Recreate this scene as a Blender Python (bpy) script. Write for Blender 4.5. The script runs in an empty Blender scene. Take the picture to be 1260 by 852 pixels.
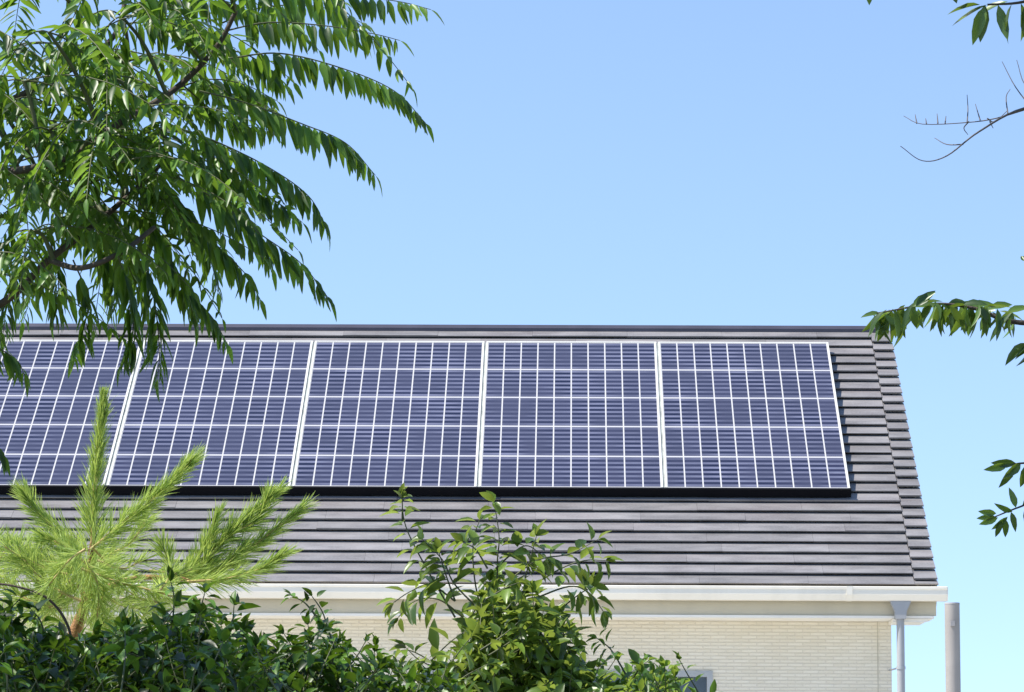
import bpy, math, random
import numpy as np
from mathutils import Vector, Matrix
R = math.radians
rng = np.random.default_rng(11)
random.seed(5)
scene = bpy.context.scene
col = scene.collection

# ------------------------------------------------------------------ camera
F, PITCH, YAW, ROLL = 4082.9, 0.1415, 0.0179, 0.0056      # focal length in photo pixels (photo 1260 wide), angles in radians
CZ = 1.9
CAM = Vector((0, 0, CZ))
fw = Vector((-math.sin(YAW)*math.cos(PITCH), math.cos(YAW)*math.cos(PITCH), math.sin(PITCH)))
rt = Vector((math.cos(YAW), math.sin(YAW), 0)); up = rt.cross(fw)
RT = rt*math.cos(ROLL) + up*math.sin(ROLL); UP = up*math.cos(ROLL) - rt*math.sin(ROLL)
cam = bpy.data.objects.new('camera', bpy.data.cameras.new('camera')); col.objects.link(cam)
m = Matrix((RT, UP, -fw)).transposed().to_4x4(); m.translation = CAM
cam.matrix_world = m
cam.data.sensor_fit = 'HORIZONTAL'; cam.data.sensor_width = 36; cam.data.lens = F/1260*36
cam.data.clip_start = .1; cam.data.clip_end = 6000
scene.camera = cam

# ------------------------------------------------------------------ light
SUN = Vector((-0.52, -0.12, 0.84)).normalized()            # towards the sun
EXPOSURE = 0.75
world = bpy.data.worlds.new('World'); scene.world = world; world.use_nodes = True
wn = world.node_tree; wn.nodes.clear()
sky = wn.nodes.new('ShaderNodeTexSky'); sky.sky_type = 'NISHITA'; sky.sun_disc = False
sky.sun_elevation = math.asin(SUN.z); sky.sun_rotation = math.atan2(SUN.x, SUN.y)
sky.altitude = 0; sky.air_density = 1.0; sky.dust_density = 0.0; sky.ozone_density = 1.3
bg = wn.nodes.new('ShaderNodeBackground'); bg.inputs['Strength'].default_value = 0.15
wo = wn.nodes.new('ShaderNodeOutputWorld')
# the whole sky looked up a little higher than true, so the air near the horizon keeps its blue
tcw = wn.nodes.new('ShaderNodeTexCoord'); addw = wn.nodes.new('ShaderNodeVectorMath'); addw.operation = 'ADD'
addw.inputs[1].default_value = (0, 0, .135); nrm = wn.nodes.new('ShaderNodeVectorMath'); nrm.operation = 'NORMALIZE'
wn.links.new(tcw.outputs['Generated'], addw.inputs[0]); wn.links.new(addw.outputs[0], nrm.inputs[0]); wn.links.new(nrm.outputs[0], sky.inputs['Vector'])
tint = wn.nodes.new('ShaderNodeMix'); tint.data_type = 'RGBA'; tint.blend_type = 'MULTIPLY'; tint.inputs[0].default_value = 1; tint.inputs[7].default_value = (.985, .978, 1.0, 1)
wn.links.new(sky.outputs[0], tint.inputs[6]); wn.links.new(tint.outputs[2], bg.inputs[0]); wn.links.new(bg.outputs[0], wo.inputs[0])
sd = bpy.data.lights.new('sun', 'SUN'); sd.energy = 4.6; sd.angle = R(.53); sd.color = (1, .95, .87)
so = bpy.data.objects.new('sun', sd); col.objects.link(so)
so.rotation_euler = SUN.to_track_quat('Z', 'Y').to_euler(); so.location = (-20, -5, 30)
vs = scene.view_settings
vs.view_transform = 'Standard'; vs.look = 'None'; vs.gamma = 1; vs.use_curve_mapping = False; vs.exposure = EXPOSURE

# ------------------------------------------------------------------ helpers
def at(px, py, d):
    """photo pixel -> world point at depth d (metres along the view axis)"""
    return CAM + fw*d + RT*((px-630)/F*d) + UP*((426-py)/F*d)
def ray(px, py):
    return fw + RT*((px-630)/F) + UP*((426-py)/F)
def on_y(px, py, y):
    r = ray(px, py); return CAM + r*(y/r.y)

def tag(o, label=None, cat=None, group=None, kind=None):
    for k, v in (('label', label), ('category', cat), ('group', group), ('kind', kind)):
        if v: o[k] = v
    return o
def link(name, me, mat, parent=None):
    o = bpy.data.objects.new(name, me); col.objects.link(o)
    if mat: me.materials.append(mat)
    if parent: o.parent = parent
    return o
def empty(name, loc=(0, 0, 0)):
    o = bpy.data.objects.new(name, None); col.objects.link(o); o.location = loc; o.empty_display_size = .2
    return o

class MB:
    def __init__(s): s.v = []; s.f = []; s.smooth = []
    def add(s, vs_, fs, smooth=False):
        n = len(s.v); s.v += [tuple(p) for p in vs_]; s.f += [tuple(i+n for i in f) for f in fs]; s.smooth += [smooth]*len(fs)
    def box(s, a, b, mtx=None):
        (x0, y0, z0), (x1, y1, z1) = a, b
        p = [Vector(q) for q in ((x0,y0,z0),(x1,y0,z0),(x1,y1,z0),(x0,y1,z0),(x0,y0,z1),(x1,y0,z1),(x1,y1,z1),(x0,y1,z1))]
        if mtx: p = [mtx @ q for q in p]
        s.add(p, [(0,3,2,1),(4,5,6,7),(0,1,5,4),(1,2,6,5),(2,3,7,6),(3,0,4,7)])
    def tube(s, pts, rad, n=6, cap=True):
        pts = [Vector(p) for p in pts]
        if not hasattr(rad, '__len__'): rad = [rad]*len(pts)
        vs_ = []; ref = None
        for i, p in enumerate(pts):
            t = (pts[min(i+1, len(pts)-1)] - pts[max(i-1, 0)]).normalized()
            if ref is None:
                ref = Vector((0, 0, 1)) if abs(t.z) < .9 else Vector((1, 0, 0))
            a = (ref - t*ref.dot(t)).normalized(); b = t.cross(a); ref = a
            for k in range(n):
                an = 2*math.pi*k/n
                vs_.append(p + (a*math.cos(an) + b*math.sin(an))*rad[i])
        fs = []
        for i in range(len(pts)-1):
            for k in range(n):
                fs.append((i*n+k, i*n+(k+1) % n, (i+1)*n+(k+1) % n, (i+1)*n+k))
        s.add(vs_, fs, True)
        if cap:
            s.add(vs_[:n], [tuple(reversed(range(n)))]); s.add(vs_[-n:], [tuple(range(n))])
    def prism(s, prof, x0, x1):
        """closed profile of (y, z) extruded along x"""
        n = len(prof)
        s.add([(x0, y, z) for y, z in prof] + [(x1, y, z) for y, z in prof],
              [(i, (i+1) % n, n+(i+1) % n, n+i) for i in range(n)] + [tuple(reversed(range(n))), tuple(range(n, 2*n))])
    def build(s, name, mat, parent=None):
        me = bpy.data.meshes.new(name); me.from_pydata(s.v, [], s.f); me.update()
        me.polygons.foreach_set('use_smooth', s.smooth)
        return link(name, me, mat, parent)

def spline(pts, n=8):
    """Catmull-Rom through points"""
    P = [Vector(p) for p in pts]
    if len(P) < 3:
        return [P[0].lerp(P[1], i/n) for i in range(n+1)]
    P = [P[0]*2-P[1]] + P + [P[-1]*2-P[-2]]
    out = []
    for i in range(1, len(P)-2):
        a, b, c, d = P[i-1], P[i], P[i+1], P[i+2]
        for k in range(n):
            t = k/n
            out.append(.5*((2*b)+(c-a)*t+(2*a-5*b+4*c-d)*t*t+(3*b-a-3*c+d)*t**3))
    out.append(P[-2]); return out

class Leaves:
    """many small folded, curled leaf blades in one mesh"""
    def __init__(s): s.P=[]; s.D=[]; s.N=[]; s.L=[]; s.W=[]; s.C=[]
    def add(s, p, d, n, L, W, curl=.15):
        s.P.append(tuple(p)); s.D.append(tuple(d)); s.N.append(tuple(n)); s.L.append(L); s.W.append(W); s.C.append(curl)
    def build(s, name, mat, parent=None, fold=.28, peak=.4):
        P = np.array(s.P); D = np.array(s.D); N = np.array(s.N); L = np.array(s.L)[:, None]; W = np.array(s.W)[:, None]; C = np.array(s.C)[:, None]
        D /= np.linalg.norm(D, axis=1, keepdims=True)
        N = N - D*np.sum(N*D, 1, keepdims=True)
        N /= np.maximum(np.linalg.norm(N, axis=1, keepdims=True), 1e-6)
        S = np.cross(D, N)
        rows = [(0, 0), (.5*peak, .72), (peak, 1), (peak+.3, .74), (.88, .34), (1, 0)]
        vs_ = []
        def mid(t): return P + D*L*t - N*C*L*t*t
        for t, w in rows:
            c = mid(t)
            if w == 0: vs_.append(c)
            else:
                e = N*W*.5*w*fold*2
                vs_ += [c + S*W*.5*w + e, c, c - S*W*.5*w + e]
        V = np.stack(vs_, 1); k = V.shape[1]; n = len(P)       # 14 verts
        tri = [(0, 2, 1), (0, 3, 2), (10, 11, 13), (11, 12, 13)]
        quad = []
        for r in range(3):
            a = 1+3*r; quad += [(a, a+1, a+4, a+3), (a+1, a+2, a+5, a+4)]
        base = (np.arange(n)*k)[:, None]
        ft = (np.array(tri).reshape(-1)[None] + base).reshape(-1); fq = (np.array(quad).reshape(-1)[None] + base).reshape(-1)
        nt, nq = n*len(tri), n*len(quad)
        me = bpy.data.meshes.new(name)
        me.vertices.add(n*k); me.vertices.foreach_set('co', V.reshape(-1).astype(np.float32))
        me.loops.add(len(ft)+len(fq)); me.loops.foreach_set('vertex_index', np.concatenate([ft, fq]).astype(np.int32))
        me.polygons.add(nt+nq)
        me.polygons.foreach_set('loop_start', np.concatenate([np.arange(nt)*3, nt*3+np.arange(nq)*4]).astype(np.int32))
        me.polygons.foreach_set('use_smooth', np.ones(nt+nq, bool))
        me.update(calc_edges=True); me.validate()
        return link(name, me, mat, parent)

def with_twigs(leaf_obj, mb, mat):
    """twigs and leaves of a crown in one mesh"""
    import bmesh
    t = bpy.data.meshes.new('twigs'); t.from_pydata(mb.v, [], mb.f); t.update(); t.polygons.foreach_set('use_smooth', mb.smooth)
    t.polygons.foreach_set('material_index', [1]*len(t.polygons))
    b = bmesh.new(); b.from_mesh(leaf_obj.data); b.from_mesh(t); b.to_mesh(leaf_obj.data); b.free()
    leaf_obj.data.materials.append(mat); bpy.data.meshes.remove(t)

# ------------------------------------------------------------------ materials
def new_mat(name):
    mt = bpy.data.materials.new(name); mt.use_nodes = True
    nt = mt.node_tree; b = nt.nodes['Principled BSDF']
    return mt, nt, b
def N_(nt, typ, **kw):
    n = nt.nodes.new(typ)
    for k, v in kw.items(): setattr(n, k, v)
    return n
def math_(nt, op, a, b=None, c=None):
    n = nt.nodes.new('ShaderNodeMath'); n.operation = op
    for i, x in enumerate((a, b, c)):
        if x is None: continue
        if isinstance(x, (int, float)): n.inputs[i].default_value = x
        else: nt.links.new(x, n.inputs[i])
    return n.outputs[0]
def mixc(nt, fac, a, b):
    n = nt.nodes.new('ShaderNodeMix'); n.data_type = 'RGBA'
    for i, x in ((0, fac), (6, a), (7, b)):
        if isinstance(x, (int, float)): n.inputs[i].default_value = x
        elif isinstance(x, tuple): n.inputs[i].default_value = (*x, 1)
        else: nt.links.new(x, n.inputs[i])
    return n.outputs[2]
def noise(nt, vec, scale, detail=3, stretch=None):
    n = nt.nodes.new('ShaderNodeTexNoise'); n.inputs['Scale'].default_value = scale; n.inputs['Detail'].default_value = detail
    if stretch:
        mp = nt.nodes.new('ShaderNodeMapping'); mp.inputs['Scale'].default_value = stretch
        nt.links.new(vec, mp.inputs[0]); vec = mp.outputs[0]
    nt.links.new(vec, n.inputs['Vector']); return n.outputs[0]
def coord(nt): return nt.nodes.new('ShaderNodeTexCoord').outputs['Object']
def ramp(nt, fac, lo, hi):
    n = nt.nodes.new('ShaderNodeMapRange'); n.inputs[1].default_value = lo; n.inputs[2].default_value = hi
    nt.links.new(fac, n.inputs[0]); return n.outputs[0]

def plain(name, c, rough=.5, metal=0, var=.12, scale=6, bump=0, streak=0):
    mt, nt, b = new_mat(name)
    v = coord(nt); nz = noise(nt, v, scale, 4)
    nt.links.new(mixc(nt, ramp(nt, nz, .3, .7), tuple(x*(1-var) for x in c), tuple(min(1, x*(1+var)) for x in c)), b.inputs['Base Color'])
    b.inputs['Roughness'].default_value = rough; b.inputs['Metallic'].default_value = metal
    if streak:                          # thin runs of dirt down the face
        sn = noise(nt, v, 1, 4, (6, 6, 1.2)); cc = b.inputs['Base Color'].links[0].from_socket
        nt.links.new(mixc(nt, math_(nt, 'MULTIPLY', ramp(nt, sn, .52, .75), streak), cc, tuple(x*.5 for x in c)), b.inputs['Base Color'])
    if bump:
        bp = N_(nt, 'ShaderNodeBump'); bp.inputs['Strength'].default_value = bump; bp.inputs['Distance'].default_value = .01
        nt.links.new(noise(nt, v, scale*6, 3), bp.inputs['Height']); nt.links.new(bp.outputs[0], b.inputs['Normal'])
    return mt

def leaf_mat(name, dark, light, trans, tfac=.3, rough=.38, spec=.5):
    mt, nt, b = new_mat(name)
    geo = N_(nt, 'ShaderNodeNewGeometry'); rnd = math_(nt, 'POWER', geo.outputs['Random Per Island'], 1.7)   # most blades deep green, a few fresh ones
    c = mixc(nt, rnd, dark, light)
    nt.links.new(c, b.inputs['Base Color']); b.inputs['Roughness'].default_value = rough
    b.inputs['Specular IOR Level'].default_value = spec
    tr = N_(nt, 'ShaderNodeBsdfTranslucent')
    nt.links.new(mixc(nt, rnd, tuple(x*.7 for x in trans), trans), tr.inputs[0])
    mx = N_(nt, 'ShaderNodeMixShader'); mx.inputs[0].default_value = tfac
    nt.links.new(b.outputs[0], mx.inputs[1]); nt.links.new(tr.outputs[0], mx.inputs[2])
    nt.links.new(mx.outputs[0], nt.nodes['Material Output'].inputs[0])
    return mt

M = {}
M['leaf_tree'] = leaf_mat('leaf_tree', (.006, .030, .005), (.10, .215, .02), (.42, .72, .06), .28, .42, .45)
M['leaf_cherry'] = leaf_mat('leaf_cherry', (.02, .055, .010), (.11, .19, .03), (.34, .52, .05), .22, .36)
M['leaf_dark'] = leaf_mat('leaf_dark', (.004, .017, .003), (.11, .23, .02), (.34, .60, .04), .13, .42, .4)
M['leaf_shrub'] = leaf_mat('leaf_shrub', (.022, .06, .008), (.17, .27, .035), (.42, .54, .08), .36, .36, .5)
M['leaf_bright'] = leaf_mat('leaf_bright', (.03, .09, .010), (.14, .27, .03), (.42, .58, .07), .38, .38)
M['needle'] = leaf_mat('needle', (.19, .31, .045), (.46, .57, .15), (.66, .80, .18), .45, .5)
M['candle'] = plain('candle', (.50, .36, .14), .6, var=.2, scale=30)
M['bark'] = plain('bark', (.075, .055, .04), .85, var=.4, scale=14, bump=.6)
M['bark_pine'] = plain('bark_pine', (.30, .15, .06), .8, var=.4, scale=20, bump=.6)
M['twig'] = plain('twig', (.10, .085, .08), .7, var=.3, scale=20)
M['stem'] = plain('stem', (.09, .10, .04), .6, var=.3, scale=20)
M['cream'] = plain('cream', (.83, .77, .65), .4, var=.04, scale=2, streak=.16)
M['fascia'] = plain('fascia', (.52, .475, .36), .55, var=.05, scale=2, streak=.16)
M['white'] = plain('white', (.82, .79, .72), .45, var=.04, scale=2, streak=.16)
M['pipe'] = plain('pipe', (.36, .36, .36), .4, var=.08, scale=3, streak=.16)
M['pole'] = plain('pole', (.33, .30, .27), .5, var=.08, scale=5, streak=.16)
M['pole_cap'] = plain('pole_cap', (.35, .33, .32), .5)
M['frame'] = plain('frame', (.60, .59, .54), .35, metal=.0, var=.05, scale=4)
M['skirt'] = plain('skirt', (.004, .004, .006), .8, var=.2)
M['skirt'].node_tree.nodes['Principled BSDF'].inputs['Specular IOR Level'].default_value = .15
M['ridge'] = plain('ridge', (.045, .042, .06), .45, var=.2, scale=3)
M['joint'] = plain('joint', (.34, .36, .33), .5, var=.3, scale=6)
M['alu'] = plain('alu', (.40, .41, .41), .4, metal=.2)

# roof shingles: grey, streaked along the courses, with butt joints
mt, nt, b = new_mat('roof_shingle'); M['roof'] = mt
v = coord(nt)
n1 = noise(nt, v, 1.0, 5, (3.0, 9, 9)); n2 = noise(nt, v, 1.0, 3, (.9, 5.5, 5.5)); n3 = noise(nt, v, 60, 2)
c = mixc(nt, ramp(nt, n1, .3, .7), (.132, .125, .125), (.238, .225, .222))
c = mixc(nt, math_(nt, 'MULTIPLY', ramp(nt, n2, .45, .75), .35), c, (.17, .135, .135))
c = mixc(nt, math_(nt, 'MULTIPLY', ramp(nt, n3, .45, .7), .3), c, (.26, .26, .26))
geo = N_(nt, 'ShaderNodeNewGeometry')
hs = N_(nt, 'ShaderNodeHueSaturation'); nt.links.new(math_(nt, 'ADD', .87, math_(nt, 'MULTIPLY', geo.outputs['Random Per Island'], .26)), hs.inputs['Value']); nt.links.new(c, hs.inputs['Color'])
c = hs.outputs[0]
nt.links.new(c, b.inputs['Base Color']); b.inputs['Roughness'].default_value = .55
bp = N_(nt, 'ShaderNodeBump'); bp.inputs['Strength'].default_value = .35; bp.inputs['Distance'].default_value = .006
nt.links.new(n3, bp.inputs['Height']); nt.links.new(bp.outputs[0], b.inputs['Normal'])

# wall: cream siding pressed into small brick courses
mt, nt, b = new_mat('brick_siding'); M['wall'] = mt
v = coord(nt)
sep = N_(nt, 'ShaderNodeSeparateXYZ'); nt.links.new(v, sep.inputs[0])
cmb = N_(nt, 'ShaderNodeCombineXYZ')
nt.links.new(math_(nt, 'ADD', sep.outputs[0], sep.outputs[1]), cmb.inputs[0]); nt.links.new(sep.outputs[2], cmb.inputs[1])
br = N_(nt, 'ShaderNodeTexBrick'); br.offset = .5
br.inputs['Scale'].default_value = 1; br.inputs['Mortar Size'].default_value = .004; br.inputs['Mortar Smooth'].default_value = .3
br.inputs['Brick Width'].default_value = .13; br.inputs['Row Height'].default_value = .029; br.inputs['Bias'].default_value = 0
br.inputs['Color1'].default_value = (.76, .705, .58, 1); br.inputs['Color2'].default_value = (.70, .64, .51, 1); br.inputs['Mortar'].default_value = (.66, .605, .49, 1)
nt.links.new(cmb.outputs[0], br.inputs['Vector'])
n1 = noise(nt, v, 1.6, 4); n2 = noise(nt, v, 45, 3)
c = mixc(nt, math_(nt, 'MULTIPLY', ramp(nt, n1, .4, .7), .3), br.outputs[0], (.78, .74, .63))
nt.links.new(c, b.inputs['Base Color']); b.inputs['Roughness'].default_value = .75
hgt = math_(nt, 'ADD', math_(nt, 'MULTIPLY', br.outputs['Fac'], -1.0), math_(nt, 'MULTIPLY', n2, .8))
bp = N_(nt, 'ShaderNodeBump'); bp.inputs['Strength'].default_value = .8; bp.inputs['Distance'].default_value = .008
nt.links.new(hgt, bp.inputs['Height']); nt.links.new(bp.outputs[0], b.inputs['Normal'])

# window glass
mt, nt, b = new_mat('window_glass'); M['glass'] = mt
v = coord(nt)
nt.links.new(mixc(nt, noise(nt, v, 3), (.02, .03, .035), (.05, .06, .07)), b.inputs['Base Color'])
b.inputs['Roughness'].default_value = .04; b.inputs['Specular IOR Level'].default_value = .8

# photovoltaic cells: strings of blue cells with pale grid and fine collector lines; local x across, local y up the slope
NCOL, NROW = 10, 5
def cell_mat(Wc, Lc):
    mt, nt, b = new_mat('photovoltaic_cells'); v = coord(nt)
    sep = N_(nt, 'ShaderNodeSeparateXYZ'); nt.links.new(v, sep.inputs[0]); x, y = sep.outputs[0], sep.outputs[1]
    cu, cv = Wc/NCOL, Lc/NROW
    def line(t, pitch, width):          # 1 on a line of the given width centred on multiples of pitch
        f = math_(nt, 'FRACT', math_(nt, 'ADD', math_(nt, 'DIVIDE', t, pitch), .5))
        d = math_(nt, 'MULTIPLY', math_(nt, 'ABSOLUTE', math_(nt, 'SUBTRACT', f, .5)), pitch)
        return math_(nt, 'LESS_THAN', d, width/2)
    vline = line(x, cu, .012); hline = line(y, cv, .026)
    nst = 7
    stripe = line(math_(nt, 'ADD', y, cv/nst/2), cv/nst, cv/nst*.46)
    # every cell a slightly different blue
    ix = math_(nt, 'FLOOR', math_(nt, 'DIVIDE', x, cu)); iy = math_(nt, 'FLOOR', math_(nt, 'DIVIDE', y, cv))
    cmb = N_(nt, 'ShaderNodeCombineXYZ'); nt.links.new(ix, cmb.inputs[0]); nt.links.new(iy, cmb.inputs[1])
    oi = N_(nt, 'ShaderNodeObjectInfo'); nt.links.new(math_(nt, 'MULTIPLY', oi.outputs['Random'], 91.7), cmb.inputs[2])
    wnz = N_(nt, 'ShaderNodeTexWhiteNoise'); nt.links.new(cmb.outputs[0], wnz.inputs['Vector'])
    addv = N_(nt, 'ShaderNodeVectorMath'); addv.operation = 'ADD'; nt.links.new(v, addv.inputs[0])
    cm2 = N_(nt, 'ShaderNodeCombineXYZ'); nt.links.new(math_(nt, 'MULTIPLY', oi.outputs['Random'], 50), cm2.inputs[0]); nt.links.new(cm2.outputs[0], addv.inputs[1])
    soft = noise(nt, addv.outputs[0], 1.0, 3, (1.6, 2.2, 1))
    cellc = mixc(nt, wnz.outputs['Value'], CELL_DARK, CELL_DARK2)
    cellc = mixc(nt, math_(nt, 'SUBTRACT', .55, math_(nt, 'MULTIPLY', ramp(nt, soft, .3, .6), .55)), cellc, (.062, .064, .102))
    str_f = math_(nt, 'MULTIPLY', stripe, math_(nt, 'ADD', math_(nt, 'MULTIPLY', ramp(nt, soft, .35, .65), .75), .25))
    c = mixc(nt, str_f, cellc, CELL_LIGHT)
    c = mixc(nt, math_(nt, 'MULTIPLY', hline, .95), c, (.47, .46, .46))
    c = mixc(nt, vline, c, (.50, .485, .46))
    nt.links.new(c, b.inputs['Base Color']); b.inputs['Roughness'].default_value = .12
    b.inputs['Specular IOR Level'].default_value = .35
    return mt
CELL_DARK, CELL_DARK2, CELL_LIGHT = (.010, .011, .030), (.023, .024, .052), (.145, .15, .215)

# ground
mt, nt, b = new_mat('garden_ground'); M['ground'] = mt
v = coord(nt)
c = mixc(nt, ramp(nt, noise(nt, v, .35, 5), .4, .6), (.07, .09, .03), (.16, .14, .09))
c = mixc(nt, math_(nt, 'MULTIPLY', noise(nt, v, 9, 4), .5), c, (.05, .08, .02))
nt.links.new(c, b.inputs['Base Color']); b.inputs['Roughness'].default_value = .95

# ------------------------------------------------------------------ ground
g = MB(); g.add([(-3000, -3000, 0), (3000, -3000, 0), (3000, 3000, 0), (-3000, 3000, 0)], [(0, 1, 2, 3)])
tag(g.build('ground', M['ground']), kind='structure')
M['bounce_paving'] = plain('bounce_paving', (.60, .57, .51), .8, var=.12, scale=1.5, bump=.3)
g = MB(); g.box((-14, 13.2, -.3), (9, 42, .10)); tag(g.build('bounce_yard', M['bounce_paving']), kind='structure')  # unseen pale slab, added to bounce sunlight up onto wall and soffit

# ------------------------------------------------------------------ house
TH = R(35); CT, ST = math.cos(TH), math.sin(TH)
EY, EZ = 27.79, CZ + 1.935              # eave line of the roof surface
S_RIDGE = 4.834; XV = 3.077; XL = -6.6  # ridge distance up the slope, right verge, left verge
RIDGE_Y = EY + S_RIDGE*CT; RIDGE_Z = EZ + S_RIDGE*ST
OVER = .46                              # eave overhang
WY = EY + OVER; WYB = 2*RIDGE_Y - WY
house = empty('house', (0, WY, 0))
tag(house, 'cream house with dark grey striped shingle roof and pale gutter behind the shrubs', 'house')
def hp(mb, name, mat, parent=None):
    o = mb.build(name, mat, parent or house)
    if not parent: o.location = (0, -WY, 0)
    return o
# slope frame: local x across, y up the slope, z off the roof surface
SL = Matrix(((1, 0, 0, 0), (0, CT, -ST, EY), (0, ST, CT, EZ), (0, 0, 0, 1)))
SB = Matrix.Translation((0, 2*RIDGE_Y, 0)) @ Matrix.Rotation(math.pi, 4, 'Z') @ SL @ Matrix.Scale(-1, 4, (1, 0, 0))  # back slope

VW = .195                               # verge tile width
NC = 27; CP = (S_RIDGE - .07)/NC; BUTT = .031
def course(mb, x0, x1, s0, s1, butt, mtx, gap=.020):
    # a thin shingle course lying on the one above its head, its butt standing open over the course below
    p = [(x0, s0, gap), (x1, s0, gap), (x1, s1+.03, -.012), (x0, s1+.03, -.012), (x0, s0, butt), (x1, s0, butt), (x1, s1+.03, -.003), (x0, s1+.03, -.003)]
    mb.add([mtx @ Vector(q) for q in p], [(0,3,2,1),(4,5,6,7),(0,1,5,4),(1,2,6,5),(2,3,7,6),(3,0,4,7)])
roof = MB()
r2 = random.Random(3)
for k in range(NC):
    x = XL; xe = XV-VW-.002; first_w = r2.uniform(.25, .9)
    while x < xe - .01:                 # shingles of one course, butted side by side with a hairline joint
        x1 = min(x + first_w, xe); first_w = .91
        if xe - x1 < .12: x1 = xe
        course(roof, x, x1-.0015, k*CP + r2.uniform(-.0012, .0012), (k+1)*CP-.0005, BUTT + r2.uniform(-.004, .003), SL, .0195 + r2.uniform(-.004, .003))
        x = x1
    course(roof, XL, XV, k*CP, (k+1)*CP-.0005, BUTT, SB)
ro = hp(roof, 'roof', M['roof'])
verge = MB()
for k in range(NC):
    s0 = max(0, (k+.45)*CP - CP) if k else 0
    course(verge, XV-VW, XV, (k-.5)*CP if k else 0, (k+.5)*CP-.0005 if k < NC-1 else (k+1)*CP, BUTT+.004, SL, .020)
hp(verge, 'verge_trim', M['roof'], ro)
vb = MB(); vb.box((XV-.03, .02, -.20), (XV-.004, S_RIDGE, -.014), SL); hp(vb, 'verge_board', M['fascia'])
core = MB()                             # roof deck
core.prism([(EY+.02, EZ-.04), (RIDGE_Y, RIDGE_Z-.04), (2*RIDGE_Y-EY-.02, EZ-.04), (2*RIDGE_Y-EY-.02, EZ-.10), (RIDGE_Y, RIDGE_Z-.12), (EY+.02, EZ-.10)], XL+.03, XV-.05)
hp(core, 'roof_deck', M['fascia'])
rc = MB()
rc.prism([(RIDGE_Y-.095, RIDGE_Z-.055), (RIDGE_Y-.095, RIDGE_Z-.022), (RIDGE_Y-.05, RIDGE_Z+.016), (RIDGE_Y+.05, RIDGE_Z+.016), (RIDGE_Y+.095, RIDGE_Z-.022), (RIDGE_Y+.095, RIDGE_Z-.055), (RIDGE_Y, RIDGE_Z+.0)], XL-.01, XV-.035)
hp(rc, 'ridge_cap', M['ridge'], ro)

# gutter, fascia, soffit
gx1 = on_y(1165, 730, EY-.08).x
gz1 = on_y(900, 721, EY-.10).z; gz0 = on_y(900, 738.5, EY-.10).z
gu = MB()
h = gz1-gz0
gu.prism([(EY-.005, gz1), (EY-.012, gz1), (EY-.012, gz0+.012), (EY-.088, gz0+.012), (EY-.108, gz0+h*.45), (EY-.108, gz1-.014), (EY-.117, gz1), (EY-.126, gz1-.004), (EY-.126, gz1-.022), (EY-.120, gz1-.026), (EY-.120, gz0+h*.42), (EY-.098, gz0), (EY-.005, gz0)], XL-.04, gx1)
guo = hp(gu, 'gutter', M['cream'])
ge0 = MB(); ge0.prism([(EY-.006, gz1-.004), (EY-.119, gz1-.006), (EY-.119, gz0+h*.42), (EY-.098, gz0+.001), (EY-.006, gz0+.001)], gx1, gx1+.006)
hp(ge0, 'gutter_end', M['cream'], guo)
ge = MB(); ge.prism([(EY-.0045, gz1+.001), (EY-.1275, gz1+.001), (EY-.1275, gz0+h*.40), (EY-.100, gz0-.002), (EY-.0045, gz0-.002)], 2.30, 2.35)
hp(ge, 'gutter_joint', M['cream'], guo)
FY = EY + .03
fz0 = on_y(900, 757, FY).z; fx1 = on_y(1152, 750, FY).x
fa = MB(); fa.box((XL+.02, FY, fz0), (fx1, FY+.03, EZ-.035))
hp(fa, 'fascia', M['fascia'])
sof = MB()
wx1 = on_y(1097, 800, WY).x
sof.box((XL+.03, FY-.012, fz0-.022), (fx1-.02, WY+.02, fz0-.001))
# return of the soffit box at the gable end, its outer end cut at a slant
za = fz0-.001; zb = on_y(1120, 765.5, FY).z
xa = on_y(1099, 765, FY).x
n = 4
pr = [(xa, zb), (fx1-.09, zb), (fx1-.035, zb+.04), (fx1-.035, fz0-.024), (xa, fz0-.024)]
y0, y1 = FY+.012, WY+.05
sof2 = MB()
sof2.add([(x, y0, z) for x, z in pr] + [(x, y1, z) for x, z in pr], [tuple(range(5)), tuple(reversed(range(5, 10)))] + [(i, i+5, (i+1) % 5+5, (i+1) % 5) for i in range(5)])
hp(sof, 'soffit', M['white']); hp(sof2, 'soffit_return', M['white'])

# walls (front with a window opening), gables
WXL = XL + .45
wn1 = on_y(877, 826, WY); win_x1 = wn1.x; win_z1 = wn1.z; win_x0 = win_x1 - 2.45; win_z0 = win_z1 - 1.1
T = .16; zt = fz0-.023
def front_wall():
    mb = MB()                           # one slab with the window opening cut through
    X = [WXL, win_x0, win_x1, wx1]; Zs = [0, win_z0, win_z1, zt]
    idx = {}
    vs_ = []
    for yi, y in enumerate((WY, WY+T)):
        for i in range(4):
            for k in range(4): idx[yi, i, k] = len(vs_); vs_.append((X[i], y, Zs[k]))
    fs = []
    for i in range(3):
        for k in range(3):
            if (i, k) == (1, 1): continue
            fs.append((idx[0,i,k], idx[0,i+1,k], idx[0,i+1,k+1], idx[0,i,k+1])); fs.append((idx[1,i,k], idx[1,i,k+1], idx[1,i+1,k+1], idx[1,i+1,k]))
    ring = [(1,1),(2,1),(2,2),(1,2)]
    for a_, b_ in zip(ring, ring[1:]+ring[:1]): fs.append((idx[(0,)+a_], idx[(1,)+a_], idx[(1,)+b_], idx[(0,)+b_]))
    edge = [(i,0) for i in range(4)] + [(3,k) for k in range(1,4)] + [(i,3) for i in (2,1,0)] + [(0,2),(0,1)]
    for a_, b_ in zip(edge, edge[1:]+edge[:1]): fs.append((idx[(0,)+a_], idx[(0,)+b_], idx[(1,)+b_], idx[(1,)+a_]))
    mb.add(vs_, fs); return mb
wao = hp(front_wall(), 'wall', M['wall'])
wb = MB(); wb.box((WXL, WYB-T, 0), (wx1, WYB, zt)); hp(wb, 'wall', M['wall'])
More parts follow.
